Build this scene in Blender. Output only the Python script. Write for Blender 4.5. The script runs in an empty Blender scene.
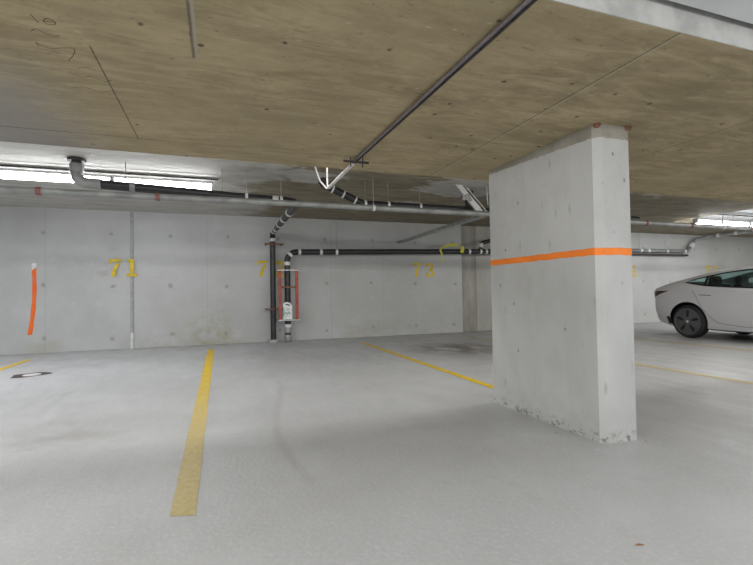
import bpy, bmesh, math, random
from mathutils import Vector, Matrix
random.seed(7)
PI = math.pi
SC = bpy.context.scene
COL = SC.collection

# ------------------------------------------------------------------ materials
def new_mat(name):
    m = bpy.data.materials.new(name); m.use_nodes = True
    nt = m.node_tree; nt.nodes.clear()
    out = nt.nodes.new('ShaderNodeOutputMaterial')
    b = nt.nodes.new('ShaderNodeBsdfPrincipled')
    nt.links.new(b.outputs[0], out.inputs[0])
    return m, nt, b

class N:
    """small node-graph helper"""
    def __init__(s, nt):
        s.nt = nt
        s.pos = nt.nodes.new('ShaderNodeNewGeometry').outputs['Position']
    def mapv(s, scale=(1,1,1), loc=(0,0,0), rot=(0,0,0)):
        n = s.nt.nodes.new('ShaderNodeMapping')
        n.inputs['Scale'].default_value = scale; n.inputs['Location'].default_value = loc
        n.inputs['Rotation'].default_value = rot
        s.nt.links.new(s.pos, n.inputs['Vector']); return n.outputs[0]
    def noise(s, scale, detail=4, rough=.55, vec=None, dist=0.):
        n = s.nt.nodes.new('ShaderNodeTexNoise')
        n.inputs['Scale'].default_value = scale; n.inputs['Detail'].default_value = detail
        n.inputs['Roughness'].default_value = rough; n.inputs['Distortion'].default_value = dist
        s.nt.links.new(vec if vec else s.pos, n.inputs['Vector']); return n.outputs[0]
    def voro(s, scale, vec=None):
        n = s.nt.nodes.new('ShaderNodeTexVoronoi'); n.inputs['Scale'].default_value = scale
        s.nt.links.new(vec if vec else s.pos, n.inputs['Vector']); return n.outputs['Distance']
    def math(s, op, a, b=None, c=None):
        n = s.nt.nodes.new('ShaderNodeMath'); n.operation = op
        for i, v in enumerate((a, b, c)):
            if v is None: continue
            if isinstance(v, (int, float)): n.inputs[i].default_value = v
            else: s.nt.links.new(v, n.inputs[i])
        return n.outputs[0]
    def rng(s, v, a, b, c=0., d=1., smooth=True):
        n = s.nt.nodes.new('ShaderNodeMapRange')
        if smooth: n.interpolation_type = 'SMOOTHSTEP'
        for i, q in enumerate((a, b, c, d)): n.inputs[i+1].default_value = q
        s.nt.links.new(v, n.inputs[0]); return n.outputs[0]
    def mix(s, f, a, b):
        n = s.nt.nodes.new('ShaderNodeMix'); n.data_type = 'RGBA'
        if isinstance(f, (int, float)): n.inputs[0].default_value = f
        else: s.nt.links.new(f, n.inputs[0])
        for i, v in ((6, a), (7, b)):
            if isinstance(v, tuple): n.inputs[i].default_value = (*v, 1)
            else: s.nt.links.new(v, n.inputs[i])
        return n.outputs[2]
    def xyz(s):
        n = s.nt.nodes.new('ShaderNodeSeparateXYZ'); s.nt.links.new(s.pos, n.inputs[0]); return n.outputs
    def dist(s, p):
        n = s.nt.nodes.new('ShaderNodeVectorMath'); n.operation = 'DISTANCE'
        s.nt.links.new(s.pos, n.inputs[0]); n.inputs[1].default_value = p; return n.outputs['Value']
    def bump(s, b, h, strength=.2, dist=.01):
        n = s.nt.nodes.new('ShaderNodeBump'); n.inputs['Strength'].default_value = strength
        n.inputs['Distance'].default_value = dist
        s.nt.links.new(h, n.inputs['Height']); s.nt.links.new(n.outputs[0], b.inputs['Normal'])
    def to(s, sock, inp): s.nt.links.new(sock, inp)

def simple(name, col, rough=.5, metal=0., var=.08, nscale=12, coat=0., bump=0.):
    m, nt, b = new_mat(name); n = N(nt)
    f = n.noise(nscale)
    dk = tuple(c*(1-var*2) for c in col); lt = tuple(min(1, c*(1+var)) for c in col)
    n.to(n.mix(n.rng(f, .3, .7), dk, lt), b.inputs['Base Color'])
    b.inputs['Roughness'].default_value = rough; b.inputs['Metallic'].default_value = metal
    if coat: b.inputs['Coat Weight'].default_value = coat; b.inputs['Coat Roughness'].default_value = .05
    if bump: n.bump(b, f, bump)
    return m

def spots_grid(n, u, v, pu, pv, ou, ov, r0, r1):
    """soft dots on a regular grid (form-tie holes), nudged by noise"""
    wob = n.noise(1.3, 1); wob2 = n.noise(1.7, 1, vec=n.mapv((1,1,1),(5,3,1)))
    uu = n.math('ADD', u, n.math('MULTIPLY', n.math('SUBTRACT', wob, .5), .25))
    vv = n.math('ADD', v, n.math('MULTIPLY', n.math('SUBTRACT', wob2, .5), .22))
    du = n.math('PINGPONG', n.math('SUBTRACT', uu, ou), pu/2)
    dv = n.math('PINGPONG', n.math('SUBTRACT', vv, ov), pv/2)
    d = n.math('SQRT', n.math('ADD', n.math('MULTIPLY', du, du), n.math('MULTIPLY', dv, dv)))
    d = n.math('ADD', d, n.math('MULTIPLY', n.math('SUBTRACT', n.noise(30, 2), .5), .04))
    return n.rng(d, r0, r1, 1, 0)

def line_mask(n, u, at, w, wob=.0):
    d = n.math('ABSOLUTE', n.math('SUBTRACT', u, at))
    if wob: d = n.math('ADD', d, n.math('MULTIPLY', n.math('SUBTRACT', n.noise(40, 2), .5), wob))
    return n.rng(d, w*.4, w, 1, 0)

def m_wall():
    m, nt, b = new_mat('painted_concrete_wall'); n = N(nt); X, Y, Z = n.xyz()
    base = n.mix(n.rng(n.noise(.9, 5, .6), .3, .7), (.42,.425,.42), (.495,.50,.50))
    base = n.mix(n.rng(n.noise(3.0, 6, .7, vec=n.mapv((3,1,.35))), .52, .75, 0, .5), base, (.45,.45,.435))
    base = n.mix(n.rng(n.noise(7, 4), .60, .78, 0, .25), base, (.60,.605,.60))
    base = n.mix(n.math('MULTIPLY', spots_grid(n, X, Z, 1.07, 1.0, -2.0, .22, .02, .05), .55), base, (.2,.2,.17))
    base = n.mix(n.rng(n.voro(5.5), .02, .05, .75, 0), base, (.16,.16,.15))
    base = n.mix(n.rng(n.voro(9, n.mapv((1,1,.5),(3,0,1))), .03, .10, .3, 0), base, (.28,.28,.26))
    st = n.math('MULTIPLY', n.rng(Z, .0, .55, 1, 0), n.rng(n.noise(1.6, 6, .65, vec=n.mapv((1,1,2.))), .5, .66))
    base = n.mix(n.math('MULTIPLY', st, .38), base, (.33,.32,.2))
    st2 = n.math('MULTIPLY', n.rng(n.dist((-.15, 9.77, .12)), .1, .9, 1, 0), n.rng(n.noise(4, 6, .7), .42, .6))
    base = n.mix(n.math('MULTIPLY', st2, .5), base, (.30,.28,.14))
    st3 = n.math('MULTIPLY', n.rng(n.dist((-2.05, 9.77, 1.55)), .1, .75, 1, 0), n.rng(n.noise(5, 5, .7), .5, .66))
    base = n.mix(n.math('MULTIPLY', st3, .4), base, (.3,.3,.27))
    for at in (-3.05, -.25, 2.35, 3.6): base = n.mix(n.math('MULTIPLY', line_mask(n, X, at, .012, .01), .3), base, (.3,.3,.3))
    n.to(base, b.inputs['Base Color']); b.inputs['Roughness'].default_value = .6
    n.bump(b, n.noise(25, 6), .25, .01); return m

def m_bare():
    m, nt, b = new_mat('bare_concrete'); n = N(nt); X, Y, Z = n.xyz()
    base = n.mix(n.rng(n.noise(1.4, 6, .65, vec=n.mapv((2,1,.5))), .3, .7), (.25,.245,.215), (.40,.39,.355))  # darker than the wall: shade in the recess put into the colour
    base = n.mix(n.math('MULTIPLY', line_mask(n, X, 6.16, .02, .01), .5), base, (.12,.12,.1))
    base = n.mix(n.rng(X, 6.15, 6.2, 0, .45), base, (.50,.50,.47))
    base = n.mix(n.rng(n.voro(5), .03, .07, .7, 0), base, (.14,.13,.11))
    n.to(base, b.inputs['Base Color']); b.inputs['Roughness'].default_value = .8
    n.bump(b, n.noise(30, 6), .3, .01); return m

def m_soffit():
    m, nt, b = new_mat('board_marked_soffit'); n = N(nt); X, Y, Z = n.xyz()
    g = n.math('ADD', n.math('MULTIPLY', n.noise(2.6, 8, .72, vec=n.mapv((1.0, 4.2, 1)), dist=.9), .6), n.math('MULTIPLY', n.noise(2.1, 7, .65), .4))
    base = n.mix(n.rng(g, .34, .68), (.265,.212,.118), (.54,.44,.265))
    base = n.mix(n.rng(n.noise(.8, 4), .35, .7, 0, .6), base, (.39,.32,.19))
    base = n.mix(n.rng(n.noise(5, 8, .75, vec=n.mapv((1, 9, 1),(3,1,0)), dist=.3), .60, .74, 0, .55), base, (.50,.45,.35))
    base = n.mix(n.rng(n.noise(6, 5, .7, vec=n.mapv((1, 3, 1),(9,2,0))), .62, .74, 0, .6), base, (.12,.09,.05))
    base = n.mix(n.rng(n.math('ADD', n.voro(5.2), n.math('MULTIPLY', n.math('SUBTRACT', n.noise(30, 3), .5), .08)), .04, .10, .85, 0), base, (.05,.042,.028))
    base = n.mix(n.rng(n.voro(11, n.mapv((.8,1.7,1),(4,4,0))), .04, .11, .6, 0), base, (.10,.08,.05))
    base = n.mix(n.rng(n.voro(9, n.mapv((.55,1.3,1),(1,7,0))), .04, .10, .5, 0), base, (.56,.51,.40))
    base = n.mix(n.rng(n.noise(16, 6, .75, vec=n.mapv((1, 2.2, 1),(2,8,0))), .54, .72, 0, .45), base, (.17,.135,.08))
    base = n.mix(n.rng(n.noise(13, 6, .75, vec=n.mapv((1, 3.2, 1),(5,1,0))), .58, .74, 0, .4), base, (.56,.49,.36))
    cool = n.math('MULTIPLY', n.rng(X, -1.25, -.55, 1, 0), n.rng(Y, 2.0, 3.0))  # bluish lens-flare veil from the tubes, put into the soffit colour
    base = n.mix(n.math('MULTIPLY', cool, .75), base, (.29,.29,.30))
    for at, lo, hi, col, w in ((-.53, 2.2, 3.45, (.06,.05,.03), .0055), (-.106, -5, 2.2, (.10,.085,.06), .012), (-.096, -5, 2.22, (.42,.38,.30), .010),
                          (1.87, 1.3, 3.8, (.12,.10,.06), .007), (1.885, 1.3, 3.8, (.46,.41,.31), .007), (3.3, 1.3, 3.8, (.1,.08,.05), .006)):
        k = n.math('MULTIPLY', line_mask(n, X, at, w, .008), n.math('MULTIPLY', n.rng(Y, lo, lo+.03), n.rng(Y, hi-.03, hi, 1, 0)))
        base = n.mix(n.math('MULTIPLY', k, .75), base, col)
    k = n.math('MULTIPLY', line_mask(n, Y, 3.42, .008, .01), n.rng(X, -.5, -.3, 1, .35))
    base = n.mix(n.math('MULTIPLY', k, .7), base, (.06,.05,.035))
    n.to(base, b.inputs['Base Color']); b.inputs['Roughness'].default_value = .75
    n.bump(b, g, .18, .01); return m

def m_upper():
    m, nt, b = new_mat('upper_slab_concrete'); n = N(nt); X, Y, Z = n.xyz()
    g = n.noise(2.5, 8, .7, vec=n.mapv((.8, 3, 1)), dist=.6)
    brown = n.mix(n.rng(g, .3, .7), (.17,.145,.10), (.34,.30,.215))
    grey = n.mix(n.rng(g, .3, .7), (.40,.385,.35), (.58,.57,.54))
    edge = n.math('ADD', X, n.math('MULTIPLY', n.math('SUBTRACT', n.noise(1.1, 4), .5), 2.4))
    leftm = n.rng(edge, .3, .9, 1, 0)  # pale left end: glow of the tubes put into the slab colour
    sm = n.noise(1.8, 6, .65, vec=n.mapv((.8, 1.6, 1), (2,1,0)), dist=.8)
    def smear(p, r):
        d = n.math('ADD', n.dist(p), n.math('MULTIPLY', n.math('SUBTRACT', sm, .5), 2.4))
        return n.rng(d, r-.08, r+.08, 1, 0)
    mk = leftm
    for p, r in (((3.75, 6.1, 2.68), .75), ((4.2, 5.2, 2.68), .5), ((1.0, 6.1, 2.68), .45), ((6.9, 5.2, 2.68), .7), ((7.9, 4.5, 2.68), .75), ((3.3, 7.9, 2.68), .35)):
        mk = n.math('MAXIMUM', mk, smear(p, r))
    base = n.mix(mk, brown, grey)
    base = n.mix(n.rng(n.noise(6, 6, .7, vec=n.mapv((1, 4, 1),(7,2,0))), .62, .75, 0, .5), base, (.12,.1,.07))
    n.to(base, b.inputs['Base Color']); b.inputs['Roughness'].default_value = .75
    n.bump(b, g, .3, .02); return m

def m_floor():
    m, nt, b = new_mat('sealed_garage_floor'); n = N(nt); X, Y, Z = n.xyz()
    a = n.noise(.55, 6, .6)
    base = n.mix(n.rng(a, .3, .7), (.425,.43,.435), (.51,.52,.53))
    base = n.mix(n.rng(n.noise(2.3, 6, .7), .55, .75, 0, .4), base, (.34,.335,.325))
    base = n.mix(n.rng(n.noise(48, 3, .6), .48, .7, 0, .45), base, (.60,.61,.635))
    # driving lane on the far side of the pillar: darker and streaked
    lane = n.math('MULTIPLY', n.rng(X, 2.7, 4.2), n.rng(n.noise(1.3, 6, .7, vec=n.mapv((3.0,.35,1))), .35, .65, .25, 1))
    base = n.mix(n.math('MULTIPLY', lane, .45), base, (.30,.288,.27))
    wet = n.math('MULTIPLY', n.rng(n.dist((3.95, 7.0, 0)), .2, 1.2, 1, 0), n.rng(n.noise(2.0, 5, .6, vec=n.mapv((1.4,.7,1))), .36, .56))
    base = n.mix(n.math('MULTIPLY', wet, .9), base, (.13,.11,.08))
    for p, r in (((-1.1, 8.0, 0), .45), ((-1.1, 3.9, 0), .7), ((1.6, 8.3, 0), .3)):
        k = n.math('MULTIPLY', n.rng(n.dist(p), .05, r, 1, 0), n.rng(n.noise(3, 5, .65), .42, .65))
        base = n.mix(n.math('MULTIPLY', k, .4), base, (.25,.235,.21))
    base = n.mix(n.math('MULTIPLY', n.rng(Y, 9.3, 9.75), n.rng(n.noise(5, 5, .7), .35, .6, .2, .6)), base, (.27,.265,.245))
    base = n.mix(n.rng(n.voro(3.1), .008, .018, .8, 0), base, (.08,.08,.08))
    # soft scuff curving across the empty stall
    cx = n.math('ADD', .50, n.math('MULTIPLY', n.math('SINE', n.math('MULTIPLY', Y, 1.5)), .12))
    k = n.math('MULTIPLY', n.rng(n.math('ABSOLUTE', n.math('SUBTRACT', X, cx)), .01, .05, 1, 0), n.math('MULTIPLY', n.rng(Y, 2.2, 2.6), n.rng(Y, 4.5, 6.5, 1, 0)))
    base = n.mix(n.math('MULTIPLY', k, .22), base, (.25,.25,.25))
    n.to(base, b.inputs['Base Color'])
    rg = n.rng(n.noise(3, 6, .7, vec=n.mapv((1.5,.6,1))), .3, .7, .30, .55)
    n.to(rg, b.inputs['Roughness'])
    h = n.math('ADD', n.math('MULTIPLY', n.noise(42, 3, .6), .8), n.math('MULTIPLY', n.noise(4, 3), .8))
    n.bump(b, h, .30, .008); return m

def m_pillar():
    m, nt, b = new_mat('painted_pillar_concrete'); n = N(nt); X, Y, Z = n.xyz()
    base = n.mix(n.rng(n.noise(1.5, 6, .6, vec=n.mapv((1,1,.6))), .3, .7), (.43,.435,.423), (.52,.525,.515))
    base = n.mix(n.rng(n.noise(2.2, 6, .7, vec=n.mapv((3,3,.3),(1,2,3))), .55, .72, 0, .5), base, (.42,.42,.40))
    base = n.mix(n.rng(n.voro(7.5, n.mapv((1,1,.7))), .04, .10, .8, 0), base, (.13,.13,.12))
    base = n.mix(n.rng(n.noise(2.6, 7, .7, vec=n.mapv((1.3,1.3,.8),(7,2,3))), .50, .72, 0, .5), base, (.40,.40,.375))
    base = n.mix(n.rng(n.voro(6, n.mapv((1.4,1.4,.35),(2,5,1))), .03, .12, .55, 0), base, (.27,.27,.25))
    grime = n.math('MULTIPLY', n.rng(Z, .0, .3, 1, 0), n.rng(n.noise(6, 6, .7), .4, .62))
    base = n.mix(n.math('MULTIPLY', grime, .45), base, (.36,.355,.33))
    pit = n.math('MULTIPLY', n.rng(Z, .02, .09, 1, 0), n.rng(n.noise(26, 5, .75), .52, .62))
    base = n.mix(n.math('MULTIPLY', pit, .8), base, (.10,.095,.085))
    # bare concrete above the paint, the edge of the paint rising towards the back
    zz = n.math('SUBTRACT', Z, n.math('ADD', 2.005, n.math('MULTIPLY', n.math('SUBTRACT', Y, 2.24), .05)))
    zz = n.math('ADD', zz, n.math('MULTIPLY', n.math('SUBTRACT', n.noise(25, 3), .5), .02))
    bare = n.mix(n.rng(n.noise(5, 6, .7), .3, .7), (.25,.235,.195), (.37,.35,.30))
    base = n.mix(n.rng(zz, -.004, .004), base, bare)
    n.to(base, b.inputs['Base Color']); b.inputs['Roughness'].default_value = .6
    n.bump(b, n.noise(18, 6, .65), .25, .01); return m

def m_line(bright=True):
    m, nt, b = new_mat('yellow_line_paint'); n = N(nt); X, Y, Z = n.xyz()
    fresh = n.mix(n.rng(n.noise(8, 5), .3, .7), (.66,.45,.015), (.78,.55,.03))
    worn = n.mix(n.rng(n.noise(30, 5, .7), .3, .7), (.46,.37,.15), (.58,.48,.24))
    k = n.math('MAXIMUM', n.rng(Y, 2.6, 6.8, 0, 1), n.rng(X, 1., 1.1)) if bright else None
    base = n.mix(k, worn, fresh) if bright else n.mix(n.rng(n.noise(3, 4), .4, .6), worn, (.50,.42,.20))
    base = n.mix(n.rng(n.noise(14, 6, .75, vec=n.mapv((1,.5,1))), .64, .7, 0, .7), base, (.42,.42,.41))
    n.to(base, b.inputs['Base Color']); b.inputs['Roughness'].default_value = .5
    return m

def m_emit(name, col, s):
    m, nt, b = new_mat(name)
    b.inputs['Base Color'].default_value = (.9,.9,.9,1)
    b.inputs['Emission Color'].default_value = (*col, 1); b.inputs['Emission Strength'].default_value = s
    return m

def m_glass():
    m = bpy.data.materials.new('tinted_car_glass'); m.use_nodes = True; nt = m.node_tree; nt.nodes.clear()
    out = nt.nodes.new('ShaderNodeOutputMaterial'); mx = nt.nodes.new('ShaderNodeMixShader')
    tr = nt.nodes.new('ShaderNodeBsdfTransparent'); tr.inputs[0].default_value = (.70,.86,.84,1)
    gl = nt.nodes.new('ShaderNodeBsdfGlossy'); gl.inputs['Roughness'].default_value = .02; gl.inputs['Color'].default_value = (.8,.85,.85,1)
    mx.inputs[0].default_value = .09
    nt.links.new(tr.outputs[0], mx.inputs[1]); nt.links.new(gl.outputs[0], mx.inputs[2])
    nt.links.new(mx.outputs[0], out.inputs[0]); return m

def m_tag():
    m, nt, b = new_mat('notice_sheet'); n = N(nt); X, Y, Z = n.xyz()
    d = n.dist((1.295, 9.36, .62))
    k = n.math('MULTIPLY', n.rng(d, .06, .13, 1, 0), n.rng(n.noise(22, 3), .42, .55))
    base = n.mix(k, (.78,.80,.80), (.28,.38,.33))
    n.to(base, b.inputs['Base Color']); b.inputs['Roughness'].default_value = .4; return m

M = dict(
    wall=m_wall(), bare=m_bare(), soffit=m_soffit(), upper=m_upper(), floor=m_floor(), pillar=m_pillar(),
    line=m_line(True), line_worn=m_line(False),
    lightconc=simple('light_grey_concrete', (.46,.46,.44), .7, 0, .12, 6, bump=.2),
    whiteconc=simple('whitened_concrete', (.72,.73,.74), .7, 0, .06, 4, bump=.1),  # whiter than the other slabs: light on these ceilings put into the colour
    darkgap=simple('dark_gap', (.08,.065,.04), .9),
    yellow=simple('stencil_yellow', (.72,.52,.018), .6, 0, .12, 9),
    orange=simple('orange_paint', (.96,.235,.018), .55, 0, .05, 6),
    orange_deep=simple('deep_orange_paint', (.84,.14,.008), .55, 0, .05, 6),
    whitep=simple('white_paint', (.78,.76,.76), .6),
    black=simple('black_pipe', (.022,.022,.026), .38, 0, .2, 14),
    galv=simple('galvanised_steel', (.50,.52,.52), .42, .75, .12, 9),
    greypipe=simple('grey_steel_pipe', (.30,.31,.305), .45, .3, .15, 5),
    conduit=simple('steel_conduit', (.20,.18,.19), .45, .4, .1, 9),
    dull=simple('dull_iron', (.06,.05,.048), .6, .4, .2, 18),
    band=simple('pale_band', (.70,.71,.70), .45, .1, .08, 14),
    rust=simple('rusty_steel', (.25,.12,.07), .75, .2, .25, 22),
    red=simple('red_painted_steel', (.40,.085,.05), .5, .1, .14, 14),
    redcoup=simple('red_coupling', (.22,.085,.075), .5),
    ribbon=simple('yellow_ribbon', (.68,.66,.06), .6),
    tag=m_tag(),
    pvc=simple('grey_joint', (.40,.41,.41), .5, 0, .1, 8),
    diffuser=m_emit('tube_diffuser', (.95,.97,1.0), 26.0),
    diffuser2=m_emit('tube_diffuser_far', (.96,.98,1.0), 26.0),
    housing=simple('fixture_housing', (.62,.63,.64), .4, 0, .04),
    carwhite=simple('white_car_paint', (.62,.62,.64), .28, 0, .01, 3, coat=.8),
    carblack=simple('black_trim', (.012,.012,.014), .4),
    seam=simple('panel_gap', (.10,.10,.105), .6),
    glass=m_glass(),
    darkglass=simple('dark_roof_glass', (.015,.018,.02), .08, 0, .0, 3, coat=.5),
    tyre=simple('tyre_rubber', (.018,.018,.019), .75, 0, .1, 20),
    aero=simple('grey_wheel_cover', (.115,.115,.122), .4, .3, .06, 8),
    silver=simple('silver_cap', (.7,.7,.7), .3, .7),
    lamp_red=simple('dark_red_lens', (.05,.008,.01), .2, 0, .05, 9, coat=.6),
    lens=simple('clear_lens', (.55,.57,.6), .15, .2),
    seat=simple('dark_seat', (.02,.02,.021), .7),
    leaf=simple('dry_leaf', (.50,.20,.05), .8, 0, .2, 60),
    pencil=simple('pencil_line', (.06,.045,.03), .9),
    drain=simple('drain_iron', (.10,.075,.07), .6, .3, .25, 30),
)

# ------------------------------------------------------------------ geometry helpers
class MB:
    def __init__(s): s.bm = bmesh.new()
    def box(s, a, b, mat=0):
        x0,y0,z0 = a; x1,y1,z1 = b
        v = [s.bm.verts.new(p) for p in ((x0,y0,z0),(x1,y0,z0),(x1,y1,z0),(x0,y1,z0),(x0,y0,z1),(x1,y0,z1),(x1,y1,z1),(x0,y1,z1))]
        for f in ((0,3,2,1),(4,5,6,7),(0,1,5,4),(1,2,6,5),(2,3,7,6),(3,0,4,7)):
            s.bm.faces.new([v[i] for i in f]).material_index = mat
        return s
    def prism(s, poly, z0, z1):
        """vertical prism from a plan polygon"""
        lo = [s.bm.verts.new((x,y,z0)) for x,y in poly]; hi = [s.bm.verts.new((x,y,z1)) for x,y in poly]
        k = len(poly)
        s.bm.faces.new(lo[::-1]); s.bm.faces.new(hi)
        for i in range(k): s.bm.faces.new((lo[i], lo[(i+1)%k], hi[(i+1)%k], hi[i]))
        return s
    def extrude(s, poly, o, u, v, n, d):
        """polygon (a,b) in the plane o + a*u + b*v, thickened by d along n"""
        o,u,v,n = map(Vector, (o,u,v,n))
        lo = [s.bm.verts.new(o+u*a+v*b) for a,b in poly]; hi = [s.bm.verts.new(o+u*a+v*b+n*d) for a,b in poly]
        k = len(poly)
        s.bm.faces.new(lo[::-1]); s.bm.faces.new(hi)
        for i in range(k): s.bm.faces.new((lo[i], lo[(i+1)%k], hi[(i+1)%k], hi[i]))
        return s
    def tube(s, path, r, seg=16, bend=0., cap=True):
        pts = fillet([Vector(p) for p in path], bend) if bend else [Vector(p) for p in path]
        t0 = (pts[1]-pts[0]).normalized()
        nrm = t0.orthogonal().normalized(); rings = []
        for i, p in enumerate(pts):
            ta = (pts[i]-pts[i-1]).normalized() if i else t0
            tb = (pts[i+1]-pts[i]).normalized() if i < len(pts)-1 else ta
            t = (ta+tb).normalized()
            nrm = (nrm - t*nrm.dot(t)).normalized(); bi = t.cross(nrm)
            k = 1/max(.35, ta.dot(t))
            rr = r[i] if isinstance(r, (list,tuple)) else r
            rings.append([s.bm.verts.new(p+(nrm*math.cos(a)+bi*math.sin(a))*rr) for a in (2*PI*j/seg for j in range(seg))])
        for A, B in zip(rings, rings[1:]):
            for j in range(seg): s.bm.faces.new((A[j], A[(j+1)%seg], B[(j+1)%seg], B[j]))
        if cap: s.bm.faces.new(rings[0][::-1]); s.bm.faces.new(rings[-1])
        return s
    def lathe(s, prof, o, ax, seg=40):
        """profile (radius, height along ax) spun about ax through o; a radius 0 closes the end"""
        o, ax = Vector(o), Vector(ax).normalized(); u = ax.orthogonal().normalized(); w = ax.cross(u)
        rings = []
        for r, h in prof:
            if r < 1e-6: rings.append([s.bm.verts.new(o+ax*h)])
            else: rings.append([s.bm.verts.new(o+ax*h+(u*math.cos(a)+w*math.sin(a))*r) for a in (2*PI*j/seg for j in range(seg))])
        for A, B in zip(rings, rings[1:]):
            for j in range(seg):
                q = [A[j%len(A)], A[(j+1)%len(A)], B[(j+1)%len(B)], B[j%len(B)]]
                q = [v for i, v in enumerate(q) if v not in q[:i]]
                if len(q) > 2: s.bm.faces.new(q)
        return s
    def build(s, name, mats, parent=None, smooth=None, bevel=0.):
        bm = s.bm
        if bevel:
            bmesh.ops.bevel(bm, geom=list(bm.edges), offset=bevel, segments=2, affect='EDGES', clamp_overlap=True)
        bmesh.ops.recalc_face_normals(bm, faces=bm.faces)
        if smooth is not None:
            for f in bm.faces: f.smooth = True
            for e in bm.edges:
                if len(e.link_faces) == 2 and e.calc_face_angle(0) > math.radians(smooth): e.smooth = False
        me = bpy.data.meshes.new(name); bm.to_mesh(me); bm.free()
        for m in (mats if isinstance(mats, (list,tuple)) else [mats]): me.materials.append(m)
        o = bpy.data.objects.new(name, me); COL.objects.link(o)
        if parent:
            o.parent = parent; o.matrix_parent_inverse = Matrix.Translation(-parent.location) if parent.rotation_euler.z == 0 else Matrix.Identity(4)
        return o

def fillet(p, r):
    out = [p[0]]
    for i in range(1, len(p)-1):
        a, b = (p[i-1]-p[i]), (p[i+1]-p[i]); la, lb = a.length, b.length; a.normalize(); b.normalize()
        ang = a.angle(b)
        if ang > PI-.05: out.append(p[i]); continue
        d = min(r/math.tan(ang/2), la*.49, lb*.49); rr = d*math.tan(ang/2)
        c = p[i] + (a+b).normalized()*(rr/math.sin(ang/2))
        A, B = p[i]+a*d-c, p[i]+b*d-c; n = 8; th = A.angle(B)
        for k in range(n+1):
            t = k/n
            out.append(c + (A*math.sin((1-t)*th)+B*math.sin(t*th))/math.sin(th))
    out.append(p[-1]); return out

def tag(o, label=None, cat=None, group=None, kind=None):
    if label: o['label'] = label
    if cat: o['category'] = cat
    if group: o['group'] = group
    if kind: o['kind'] = kind
    return o
def empty(name, loc, rz=0.):
    o = bpy.data.objects.new(name, None); COL.objects.link(o); o.location = loc; o.rotation_euler.z = rz; o.empty_display_size = .1; return o
def struct(mb, name, mat, **k): return tag(mb.build(name, mat, **k), kind='structure')

# ------------------------------------------------------------------ the setting
D = 9.77; Z1 = 2.097; Z2 = 2.676; ZN = 2.195; Z3 = 2.84
XL, XR = -8.5, 17.1
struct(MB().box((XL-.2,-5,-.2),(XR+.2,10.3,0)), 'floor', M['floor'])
# upper slab with an opening of higher ceiling over the far stalls
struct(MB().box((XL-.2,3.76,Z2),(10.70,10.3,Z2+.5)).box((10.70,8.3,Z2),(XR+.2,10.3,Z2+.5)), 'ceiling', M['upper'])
struct(MB().box((10.70,3.76,Z3),(XR+.2,8.3,Z3+.25)), 'ceiling', M['whiteconc'])
struct(MB().box((XL-.2,1.34,Z1),(XR+.2,3.76,Z2+.5), 0), 'ceiling', [M['soffit']])
struct(MB().box((XL-.2,1.335,Z1+.001),(XR+.2,1.3395,ZN+.06)), 'trim_1', M['lightconc'])
struct(MB().box((XL-.2,-5,ZN),(XR+.2,1.305,Z2+.5)), 'ceiling', M['whiteconc'])
struct(MB().box((XL-.2,1.305,ZN+.05),(XR+.2,1.335,Z2+.5)), 'trim_2', M['darkgap'])
# back wall: plain paint to 5.70, a set-back strip with shade in its colour, plain paint again behind the car
def jag(x0, z0, z1):
    pass
bw = MB().box((XL-.2,D,0),(5.70,10.2,Z2))
struct(bw, 'wall_back', M['wall'])
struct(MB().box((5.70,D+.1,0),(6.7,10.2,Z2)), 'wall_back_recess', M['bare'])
struct(MB().box((6.7,D+.1,0),(XR+.2,10.2,Z2)), 'wall_back_far', M['wall'])
struct(MB().box((XR,-5,0),(XR+.2,D+.1,Z3)), 'wall_right', M['wall'])
struct(MB().box((XL-.2,-5,0),(XL,D,Z2)), 'wall_left', M['wall'])

# ------------------------------------------------------------------ pillar
PP = [(2.326,3.47),(2.333,2.285),(2.378,2.245),(2.608,2.245),(2.60,3.47)]
pl = MB().prism(PP, 0, Z1)
bmesh.ops.subdivide_edges(pl.bm, edges=[e for e in pl.bm.edges if abs(e.verts[0].co.z-e.verts[1].co.z) > 1], cuts=40)
pil = pl.build('concrete_pillar', M['pillar'], smooth=30)
tag(pil, 'wide white painted concrete pillar with an orange stripe around it', 'pillar', kind='thing')
def inflate(P, d):
    cx = sum(p[0] for p in P)/len(P); cy = sum(p[1] for p in P)/len(P)
    out = []
    k = len(P)
    for i in range(k):
        a, b, c = Vector(P[i-1]), Vector(P[i]), Vector(P[(i+1)%k])
        n1 = (b-a).normalized(); n1 = Vector((n1.y,-n1.x)); n2 = (c-b).normalized(); n2 = Vector((n2.y,-n2.x))
        if n1.dot(b-Vector((cx,cy))) < 0: n1, n2 = -n1, -n2
        m = (n1+n2).normalized(); out.append(tuple(b+m*d/max(.3, m.dot(n1))))
    return out
ring = inflate(PP, .002); k = len(ring)
sb = MB(); lo = []; hi = []
for i in range(k):
    A, B = Vector(ring[i]), Vector(ring[(i+1)%k]); n = max(2, int((B-A).length/.05))
    for j in range(n):
        p = A.lerp(B, j/n); w = random.uniform(-.0035,.0035)
        zc = 1.253 + (p.y-2.245)*.005
        lo.append(sb.bm.verts.new((p.x,p.y,zc-.0235+w))); hi.append(sb.bm.verts.new((p.x,p.y,zc+.0235+w*.6)))
for i in range(len(lo)): sb.bm.faces.new((lo[i], lo[(i+1)%len(lo)], hi[(i+1)%len(lo)], hi[i]))
tag(sb.build('orange_stripe', M['orange'], pil), 'orange spray paint stripe')
for x, y in ((2.358,2.262),(2.603,2.243)):
    r = MB().lathe([(0,-.028),(.018,-.022),(.026,-.008),(.022,0)], (x,y,Z1), (0,0,1), 10)
    tag(r.build('rust_stain', M['rust'], pil, smooth=60), 'rust coloured blob at the pillar top')

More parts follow.
